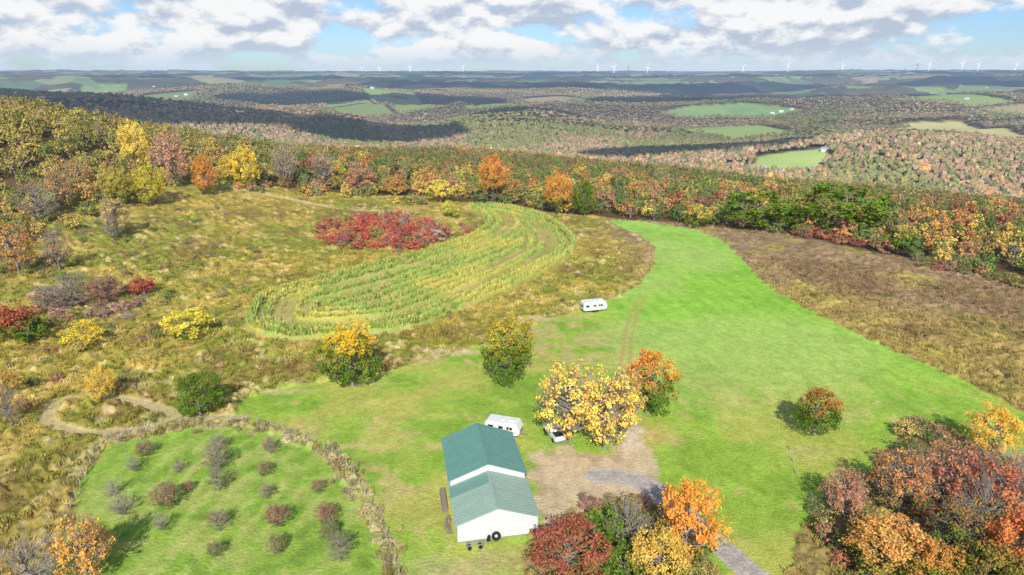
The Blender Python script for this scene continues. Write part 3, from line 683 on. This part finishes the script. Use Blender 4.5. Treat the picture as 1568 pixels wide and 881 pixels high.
M_STR=mat_simple('camper_stripe',(.20,.24,.30),.5,namt=.1)
M_WOOD=mat_simple('weathered_wood',(.26,.21,.16),.9,nscale=6,namt=.35)
M_RED=mat_simple('red_paint',(.42,.05,.04),.5,namt=.2)
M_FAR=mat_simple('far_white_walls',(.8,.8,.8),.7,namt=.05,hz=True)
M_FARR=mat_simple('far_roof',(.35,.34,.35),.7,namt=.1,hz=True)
ZB=float(H(-3,82))-.05
barn=empty('pole_barn',(-6.9,72.6,ZB),math.radians(10.5))
def section(tag,y0,y1,W,eave,ridge,mroof):
    m=W/2
    V=[(0,y0,0),(W,y0,0),(W,y0,eave),(m,y0,ridge),(0,y0,eave),(0,y1,0),(W,y1,0),(W,y1,eave),(m,y1,ridge),(0,y1,eave)]
    part(barn,tag+'_walls',V,[(0,1,2,3,4),(9,8,7,6,5),(0,4,9,5),(1,6,7,2)],M_WHITE)
    oh=.35; sl=(ridge-eave)/m; ez=eave-oh*sl; th=.09
    for side,nm in ((0,'left'),(1,'right')):
        f=lambda X:(X if side==0 else W-X)
        V=[(f(-oh),y0-.3,ez+.02),(f(m),y0-.3,ridge+.02),(f(m),y1+.25,ridge+.02),(f(-oh),y1+.25,ez+.02)]
        V+= [(a,b,c+th) for a,b,c in V]
        part(barn,f'{tag}_roof_{nm}',V,[(0,1,2,3),(4,5,6,7),(0,1,5,4),(1,2,6,5),(2,3,7,6),(3,0,4,7)],mroof)
        RV=[];RF=[]
        yy=y0-.1
        while yy<y1+.2:
            k=len(RV)
            for a,zz in ((-oh,ez),(m-.02,ridge)):
                for dy in (-.03,.03):
                    for dz in (th+.02,th+.065): RV.append((f(a),yy+dy,zz+dz+.001))
            RF+=[(k,k+1,k+5,k+4),(k+1,k+3,k+7,k+5),(k+2,k+3,k+7,k+6),(k,k+1,k+3,k+2),(k+4,k+5,k+7,k+6)]
            yy+=.6
        part(barn,f'{tag}_roof_ribs_{nm}',RV,RF,mroof)
    V=[(m-.22,y0-.32,ridge+.11-.22*sl+.035),(m,y0-.32,ridge+.16),(m+.22,y0-.32,ridge+.11-.22*sl+.035),(m-.22,y1+.27,ridge+.11-.22*sl+.035),(m,y1+.27,ridge+.16),(m+.22,y1+.27,ridge+.11-.22*sl+.035)]
    part(barn,tag+'_ridge_cap',V,[(0,1,4,3),(1,2,5,4)],mroof)
    L=[]
    X=.3
    while X<W-.1:
        top=eave+(m-abs(X-m))*sl-.12; L.append((X-.03,X+.03,y0-.035,y0-.003,(.05),top)); X+=.45
    merge_boxes(barn,tag+'_siding_ribs',L,M_TRIM)
W=10.4
section('front_shed',0,8.5,W,2.7,4.55,M_ROOF1); section('rear_shed',8.5,19.6,W,3.75,5.75,M_ROOF2)
sl=(4.55-2.7)/(W/2)
V=[(-.3,5.7,2.7-.3*sl+.175),(W/2-.25,5.7,4.55-.25*sl+.175),(W/2-.25,8.1,4.55-.25*sl+.175),(-.3,8.1,2.7-.3*sl+.175)]
part(barn,'replacement_roof_panels',V+[(a,b,c+.02) for a,b,c in V],[(0,1,2,3),(4,5,6,7),(0,1,5,4),(1,2,6,5),(2,3,7,6),(3,0,4,7)],M_ROOFD)
box(barn,'foundation_strip',(-.04,W+.04,-.055,-.04,0,.18),M_GREY)
def lay(px,py): 
    a=ground_at(px,py); return (a[0],a[1],float(H(a[0],a[1])))
def bpt(lx,ly):
    a=math.radians(10.5); X=-6.9+lx*math.cos(a)-ly*math.sin(a); Y=72.6+lx*math.sin(a)+ly*math.cos(a); return (X,Y,float(H(X,Y)))
def torus_tyre(name,loc,R,r,rot):
    V=[];Fc=[];n,m=28,10
    for i in range(n):
        a=2*math.pi*i/n
        for j in range(m):
            b=2*math.pi*j/m; V.append(((R+r*math.cos(b))*math.cos(a),r*1.2*math.sin(b),(R+r*math.cos(b))*math.sin(a)+R+r))
    for i in range(n):
        for j in range(m): Fc.append((i*m+j,((i+1)%n)*m+j,((i+1)%n)*m+(j+1)%m,i*m+(j+1)%m))
    e=empty(name,loc,rot); part(e,'tread',V,Fc,M_RUB,0,True); return e
torus_tyre('tractor_tyre',bpt(4.9,-.5),.42,.2,.1).rotation_euler=(-.25,0,.15)
torus_tyre('tractor_tyre',bpt(3.9,-.5),.34,.14,1.3)
ww=empty('hay_wagon_frame',bpt(2.0,-1.0),.2)
merge_boxes(ww,'frame',[(-1.1,1.1,-.05,.05,.45,.55),(-1.1,1.1,-.55,-.45,.45,.55),(-1.1,-1.0,-.55,.05,.45,.55),(1.0,1.1,-.55,.05,.45,.55),(1.1,2.1,-.29,-.21,.46,.54)],M_GREY)
for i,(a,b) in enumerate(((-.7,.15),(-.7,-.65),(.7,.15),(.7,-.65))): cyl(ww,f'wheel_{i}',(a,b,.26),.26,.12,M_RUB)
lp=empty('lumber_stack',bpt(-1.0,9),math.radians(10.5))
merge_boxes(lp,'boards',[(-.4+.02*i,.35,-2.5+.1*(i%3),2.2+.15*(i%2),.12*i+.02,.12*i+.11) for i in range(6)],M_WOOD)
lp=empty('scrap_pile',bpt(-.9,3.5),math.radians(10.5))
merge_boxes(lp,'panels',[(-.3,.3,-1.8,1.5,0,.25),(-.45,-.1,-1.2,.2,.26,.6),(.0,.3,.3,1.4,.26,.8)],M_WOOD)
def camper(name,loc,rot,L=6.6,Wd=2.4,Hc=2.55,front=.55):
    e=empty(name,loc,rot); h=L/2
    pr=[(-h,.75),(-h+.25,.55),(h-.5,.55),(h,.95),(h-.02,1.5),(h-front,Hc),(h-front-.3,Hc+.05),(-h+.35,Hc+.05),(-h+.05,Hc-.25)]
    n=len(pr); V=[(a,-Wd/2,b) for a,b in pr]+[(a,Wd/2,b) for a,b in pr]
    part(e,'body',V,[tuple(range(n)),tuple(range(n,2*n))]+[(i,(i+1)%n,n+(i+1)%n,n+i) for i in range(n)],M_CAMP,.05)
    box(e,'roof_vent',(-.4,.2,-.3,.3,Hc+.06,Hc+.2),M_CREAM,.02); box(e,'air_conditioner',(1.0,1.9,-.35,.35,Hc+.06,Hc+.32),M_CREAM,.05)
    for s in (-1,1):
        y=s*(Wd/2+.012); a,b=sorted((y-.012,y+.012))
        box(e,f'window_rear_{s}',(-h+.6,-h+1.5,a,b,1.45,1.95),M_DARK); box(e,f'window_mid_{s}',(-.6,.15,a,b,1.5,1.95),M_DARK)
        box(e,f'window_front_{s}',(h-1.9,h-1.25,a,b,1.5,1.95),M_DARK)
        box(e,f'stripe_{s}',(-h+.1,h-.55,a,b,1.05,1.15),M_STR)
        for i,c in enumerate((-.45,.4)): cyl(e,f'wheel_{s}_{i}',(c,s*(Wd/2-.12),.36),.36,.22,M_RUB)
    box(e,'door',(.7,1.3,-Wd/2-.03,-Wd/2-.002,.7,2.2),M_CREAM); box(e,'door_window',(.82,1.18,-Wd/2-.045,-Wd/2-.032,1.5,2.0),M_DARK)
    box(e,'front_window',(h-.02,h+.02,-.7,.7,1.2,1.5),M_DARK)
    box(e,'rear_window',(-h-.02,-h+.02,-.6,.6,1.3,1.8),M_DARK)
    merge_boxes(e,'tow_hitch',[(h-.3,h+1.0,-.06,.06,.5,.6),(h+.7,h+.8,-.04,.04,0,.5)],M_GREY)
    return e
l=lay(909,476); camper('travel_trailer',l,math.radians(16),6.3,2.4,2.7)
l=lay(772,664); camper('travel_trailer',l,math.radians(-18),6.0)
def pickup(name,loc,rot,mat):
    e=empty(name,loc,rot)
    def prism(nm,pr,w,mt,bev=.04):
        n=len(pr); V=[(a,-w/2,b) for a,b in pr]+[(a,w/2,b) for a,b in pr]
        part(e,nm,V,[tuple(range(n)),tuple(range(n,2*n))]+[(i,(i+1)%n,n+(i+1)%n,n+i) for i in range(n)],mt,bev)
    prism('lower_body',[(-2.7,.5),(2.6,.45),(2.72,.8),(2.6,1.1),(1.2,1.18),(-2.7,1.18)],1.9,mat)
    prism('cab',[(-.6,1.181),(1.2,1.181),(.55,1.85),(-.4,1.88)],1.7,mat)
    prism('windscreen',[(1.12,1.22),(1.17,1.22),(.62,1.80),(.57,1.80)],1.5,M_DARK,0)
    box(e,'bed_floor_recess',(-2.6,-.7,-.8,.8,1.185,1.19),M_DARK)
    merge_boxes(e,'bed_rails',[(-2.7,-.65,-.95,-.82,1.182,1.35),(-2.7,-.65,.82,.95,1.182,1.35),(-2.7,-2.6,-.82,.82,1.182,1.35)],mat)
    for s in (-1,1):
        a,b=sorted((s*.851,s*.865)); box(e,f'side_window_{s}',(-.35,.6,a,b,1.3,1.75),M_DARK)
        for i,c in enumerate((-1.7,1.75)): cyl(e,f'wheel_{s}_{i}',(c,s*.86,.38),.38,.24,M_RUB)
    merge_boxes(e,'bumpers',[(2.66,2.8,-.9,.9,.45,.62),(-2.85,-2.71,-.9,.9,.45,.62)],M_GREY); return e
l=lay(848,668); pickup('pickup_truck',l,math.radians(110),M_CAMP)
l=lay(808,517); e=empty('farm_tractor',l,.2); e.scale=(.7,.7,.7)
box(e,'hood',(.2,1.7,-.35,.35,.8,1.35),M_RED,.06); box(e,'chassis',(-.8,1.6,-.2,.2,.5,.79),M_RED); box(e,'seat',(-.6,-.15,-.25,.25,1.0,1.12),M_DARK,.03); box(e,'seat_back',(-.7,-.6,-.25,.25,1.05,1.5),M_DARK)
for s in (-1,1):
    cyl(e,f'rear_wheel_{s}',(-.5,s*.75,.7),.7,.35,M_RUB,n=24); cyl(e,f'front_wheel_{s}',(1.3,s*.6,.38),.38,.22,M_RUB); box(e,f'fender_{s}',(-1.2,.2,min(s*.4,s*1.0),max(s*.4,s*1.0),1.42,1.47),M_RED)
    cyl(e,f'hub_{s}',(-.5,s*.94,.7),.4,.03,M_RED)
cyl(e,'exhaust_pipe',(1.2,.15,1.6),.035,.6,M_GREY,'z')
cyl(e,'steering_wheel',(.05,0,1.45),.2,.03,M_DARK,'x')
M_POST=mat_simple('fence_post_wood',(.42,.38,.32),.9,nscale=5,namt=.25)
def fence(name,P,step=3.0,h=1.3,wires=True):
    V=[];Fc=[]; pts=[]; acc=0
    for i in range(len(P)-1):
        a,b=P[i],P[i+1]; L=np.linalg.norm(b-a)
        while acc<L:
            pts.append(a+(b-a)*acc/L); acc+=step
        acc-=L
    tops=[]
    for p in pts:
        z=float(H(p[0],p[1])); dx,dy=rng.normal(0,.05,2); hh=h*rng.uniform(.85,1.1)
        tube(V,Fc,(p[0],p[1],z-.2),(p[0]+dx,p[1]+dy,z+hh),.075,.06,6); tops.append((p[0]+dx,p[1]+dy,z+hh))
        k=len(V)-6; Fc.append(tuple(range(k,k+6)))
    e=empty(name,(0,0,0)); part(e,'posts',V,Fc,M_POST)
    if wires:
        V=[];Fc=[]
        for a,b in zip(tops[:-1],tops[1:]):
            for f in (.08,.5,.85): tube(V,Fc,(a[0],a[1],a[2]-f),(b[0],b[1],b[2]-f),.012,.012,3)
        part(e,'wires',V,Fc,M_GREY)
fence('orchard_fence',HEDGE+np.array([.3,.5]),2.6,1.5)
fence('field_fence',chaik(polyw([(165,680),(135,715),(112,775),(85,835),(60,900)]),False,1),3.0,1.7)
fence('field_fence',polyw([(275,652),(225,657),(175,668),(140,700)]),2.6,1.7)
fence('field_fence',polyw([(1210,690),(1218,722),(1225,745)]),3.5,1.2,False)
e=empty('brush_pile',lay(195,486)); V=[];Fc=[]
for i in range(90):
    a=rng.uniform(0,6.28); rr=rng.uniform(0,1.6); p=np.array([math.cos(a)*rr,math.sin(a)*rr,rng.uniform(0.3,1.1)*(1-rr/2)]); d=rng.normal(size=3); d[2]*=.3; d/=np.linalg.norm(d)
    tube(V,Fc,p-d*.9,p+d*.9,.05,.02,4)
part(e,'branches',V,Fc,M_POST)
def far_house(name,px,py,w,l,h,rot=None):
    x,y,T=ground_at(px,py)
    if T>20000: return
    e=empty(name,(x,y,float(H(x,y))-.5),random.uniform(-.5,.5) if rot is None else rot)
    V=[(-l,-w,0),(l,-w,0),(l,w,0),(-l,w,0),(-l,-w,h),(l,-w,h),(l,w,h),(-l,w,h),(-l,0,h*1.45),(l,0,h*1.45)]
    part(e,'walls',V,[(0,1,5,4),(2,3,7,6),(1,2,6,9,5),(3,0,4,8,7)],M_FAR)
    V=[(-l-.5,-w-.5,h-.2),(l+.5,-w-.5,h-.2),(l+.5,0,h*1.45+.3),(-l-.5,0,h*1.45+.3),(-l-.5,w+.5,h-.2),(l+.5,w+.5,h-.2)]
    part(e,'roof',V,[(0,1,2,3),(3,2,5,4)],random.choice([M_FARR,M_FAR]))
    merge_boxes(e,'windows',[(-l*.6+i*l*.5,-l*.6+i*l*.5+1,-w-.06,-w-.02,h*.4,h*.7) for i in range(3)],M_DARK); return e
far_house('farm_barn',1187,262,5,11,4,.1); far_house('farmhouse',1168,258,3,4,4,.1)
far_house('farmhouse',1262,232,4,5,5); far_house('farm_barn',1270,228,4,7,4)
for (px,py) in [(1212,168),(1196,172),(1182,175),(1325,161),(1330,163),(470,130),(285,146),(270,148),(640,182),(652,176),(1105,156),(1082,138),(1240,131),(735,133),(1388,128),(1070,132),(1020,134),(960,131),(236,134),(860,128),(570,136),(1480,152),(1510,136),(1160,128),(690,128),(520,129),(370,137),(1405,160),(1552,150),(1300,127)]:
    d=ground_at(px,py); s=max(1,d[2]/2600)
    far_house(random.choice(['farmhouse','farm_barn']),px,py,4*s**.4,7*s**.4,4.5*s**.3)
def turbine(az_px,dist,h=80):
    a=(az_px-784)/F/cp; y=dist; x=a*y*.985; z=float(H(x,y))
    e=empty('wind_turbine',(x,y,z),random.uniform(-.4,.4))
    cyl(e,'tower',(0,0,h/2),3.4,h,M_TURB,'z',12,2.0)
    box(e,'nacelle',(-2.2,2.2,-5,6,h-.5,h+4),M_TURB,.3)
    cyl(e,'hub',(0,-6.5,h+2),2,3,M_TURB)
    a0=random.uniform(0,2)
    for i in range(3):
        t=a0+i*2.094; d=np.array([math.sin(t),0,math.cos(t)]); q=np.array([math.cos(t),0,-math.sin(t)]); c=np.array([0,-7,h+2.])
        V=[c+d*1.5-q*1.2,c+d*1.5+q*1.2,c+d*9-q*1.2,c+d*9+q*2.8,c+d*42-q*.5,c+d*42+q*.6]; V+=[v+np.array([0,.8,0]) for v in V]
        part(e,f'blade_{i}',V,[(0,1,3,2),(2,3,5,4),(6,7,9,8),(8,9,11,10),(0,2,8,6),(2,4,10,8),(1,3,9,7),(3,5,11,9),(4,5,11,10)],M_TURB)
M_TURB=mat_simple('turbine_white',(.9,.9,.9),.5,namt=.02)
for p,d in [(905,8600),(928,8600),(948,8300),(975,9000),(1173,8600),(1355,7600),(1372,9200),(1418,8600),(1441,8200),(1494,9000),(1546,9000),(597,9800),(572,10000),(715,9800),(640,9900),(1110,9600),(1250,9500)]: turbine(p,d)
# ------------------------------------------------------------ cumulus overhead (their shadows fall on the valley)
ELEV=math.radians(36)
M_CLOUD,nt=newmat('cloud_vapour'); out(nt,nd(nt,'ShaderNodeBsdfDiffuse',i_Color=(.9,.9,.9,1)).outputs[0])
def cumulus(sx,sy,lx,ly,alt=1300):
    gz=float(H(sx,sy)); x=sx; y=sy-(alt-gz)/math.tan(ELEV)
    bm=bmesh.new()
    for i in range(8):
        b=bmesh.ops.create_icosphere(bm,subdivisions=3,radius=1)['verts']
        ox,oy=random.uniform(-.7,.7)*lx,random.uniform(-.6,.6)*ly; rx,ry=lx*random.uniform(.3,.5),ly*random.uniform(.35,.6); rz=min(rx,ry)*.5
        for v in b:
            n=1+.35*mnoise.fractal(v.co*1.7+Vector((i*7,sx*.01,0)),1,2,5); z=v.co.z*(1 if v.co.z>0 else .25)
            v.co=Vector((v.co.x*rx*n+ox,v.co.y*ry*n+oy,z*rz*n))
    me=bpy.data.meshes.new('cumulus_cloud'); bm.to_mesh(me); bm.free(); me.materials.append(M_CLOUD)
    o=link(bpy.data.objects.new('cumulus_cloud',me)); o.location=(x,y,alt)
for a in [(-640,1450,520,260),(-1250,1700,480,260),(80,1950,300,200),(900,2950,650,220),(-600,3000,600,240),(2300,3500,900,300),(-2200,3600,1000,300),(600,4300,1500,500),(2900,5000,1700,550),(-1500,5600,1500,550),(4200,4400,800,400),(1500,6600,2400,650),(-4200,7200,1700,700),(5200,7200,1700,700),(-800,8200,2600,500),(330,1300,190,90),(760,1400,170,80),(-3200,5000,900,350)]: cumulus(*a)
# ------------------------------------------------------------ world and sun
w=bpy.data.worlds.new('World'); scene.world=w; w.use_nodes=True; nt=w.node_tree; nt.nodes.clear()
sky=nd(nt,'ShaderNodeTexSky'); sky.sky_type='NISHITA'; sky.sun_disc=False; sky.sun_elevation=ELEV; sky.sun_rotation=math.pi; sky.air_density=1.0; sky.dust_density=.3; sky.ozone_density=3.0
tc=nd(nt,'ShaderNodeTexCoord').outputs['Generated']; se=nd(nt,'ShaderNodeSeparateXYZ',i_0=tc)
z0=math_(nt,'MAXIMUM',se.outputs[2],0.0)
q=math_(nt,'ADD',z0,.15)
c=nd(nt,'ShaderNodeCombineXYZ',i_0=math_(nt,'DIVIDE',se.outputs[0],q),i_1=math_(nt,'DIVIDE',se.outputs[1],q))
n1=nd(nt,'ShaderNodeTexNoise',i_Vector=c.outputs[0],i_Scale=.85,i_Detail=2.0,i_Roughness=.5).outputs[0]
def n2(off,det):
    z=math_(nt,'ADD',z0,off)
    c2=nd(nt,'ShaderNodeCombineXYZ',i_0=se.outputs[0],i_1=se.outputs[1],i_2=math_(nt,'MULTIPLY',z,2.0))
    return nd(nt,'ShaderNodeTexNoise',i_Vector=c2.outputs[0],i_Scale=10.0,i_Detail=det,i_Roughness=.55).outputs[0]
a0=n2(0.,6.0); a1=n2(.013,5.0)
d0=math_(nt,'ADD',math_(nt,'MULTIPLY',n1,.42),math_(nt,'MULTIPLY',a0,.58))
cov=smooth(nt,d0,.41,.485)
cov=math_(nt,'MULTIPLY',cov,math_(nt,'SUBTRACT',1.0,math_(nt,'MULTIPLY',smooth(nt,se.outputs[2],.15,.5),.8)))  # clouds thinned in the unseen upper sky for stronger contrast and bluer shadows
lit=smooth(nt,math_(nt,'SUBTRACT',a0,a1),-.085,.06)
cc=mixc(nt,lit,(.52,.60,.73),(1.0,1.0,1.0))
lowh=smooth(nt,se.outputs[2],.0,.045)
cc=mixc(nt,lowh,(.64,.76,.90),cc)
tint=mixc(nt,1.0,sky.outputs[0],(.72,.92,1.28),'MULTIPLY')
b1=nd(nt,'ShaderNodeBackground',i_Color=tint,i_Strength=.1); b2=nd(nt,'ShaderNodeBackground',i_Color=cc,i_Strength=.95)
mx=nd(nt,'ShaderNodeMixShader',i_0=math_(nt,'MULTIPLY',cov,.96),i_1=b1.outputs[0],i_2=b2.outputs[0])
wo=nd(nt,'ShaderNodeOutputWorld'); nt.links.new(mx.outputs[0],wo.inputs[0])
L=bpy.data.lights.new('sun','SUN'); L.energy=5.0; L.angle=math.radians(.5); L.color=(1,.955,.88)
o=link(bpy.data.objects.new('sun',L)); o.rotation_euler=(math.pi/2-ELEV,0,0); o.location=(0,-100,300)
cam=bpy.data.cameras.new('camera'); cam.sensor_width=36; cam.lens=36*F/1568; cam.clip_end=200000; cam.clip_start=1
co=link(bpy.data.objects.new('camera',cam)); co.location=(0,0,CH); co.rotation_euler=(math.pi/2-PITCH,0,0); scene.camera=co
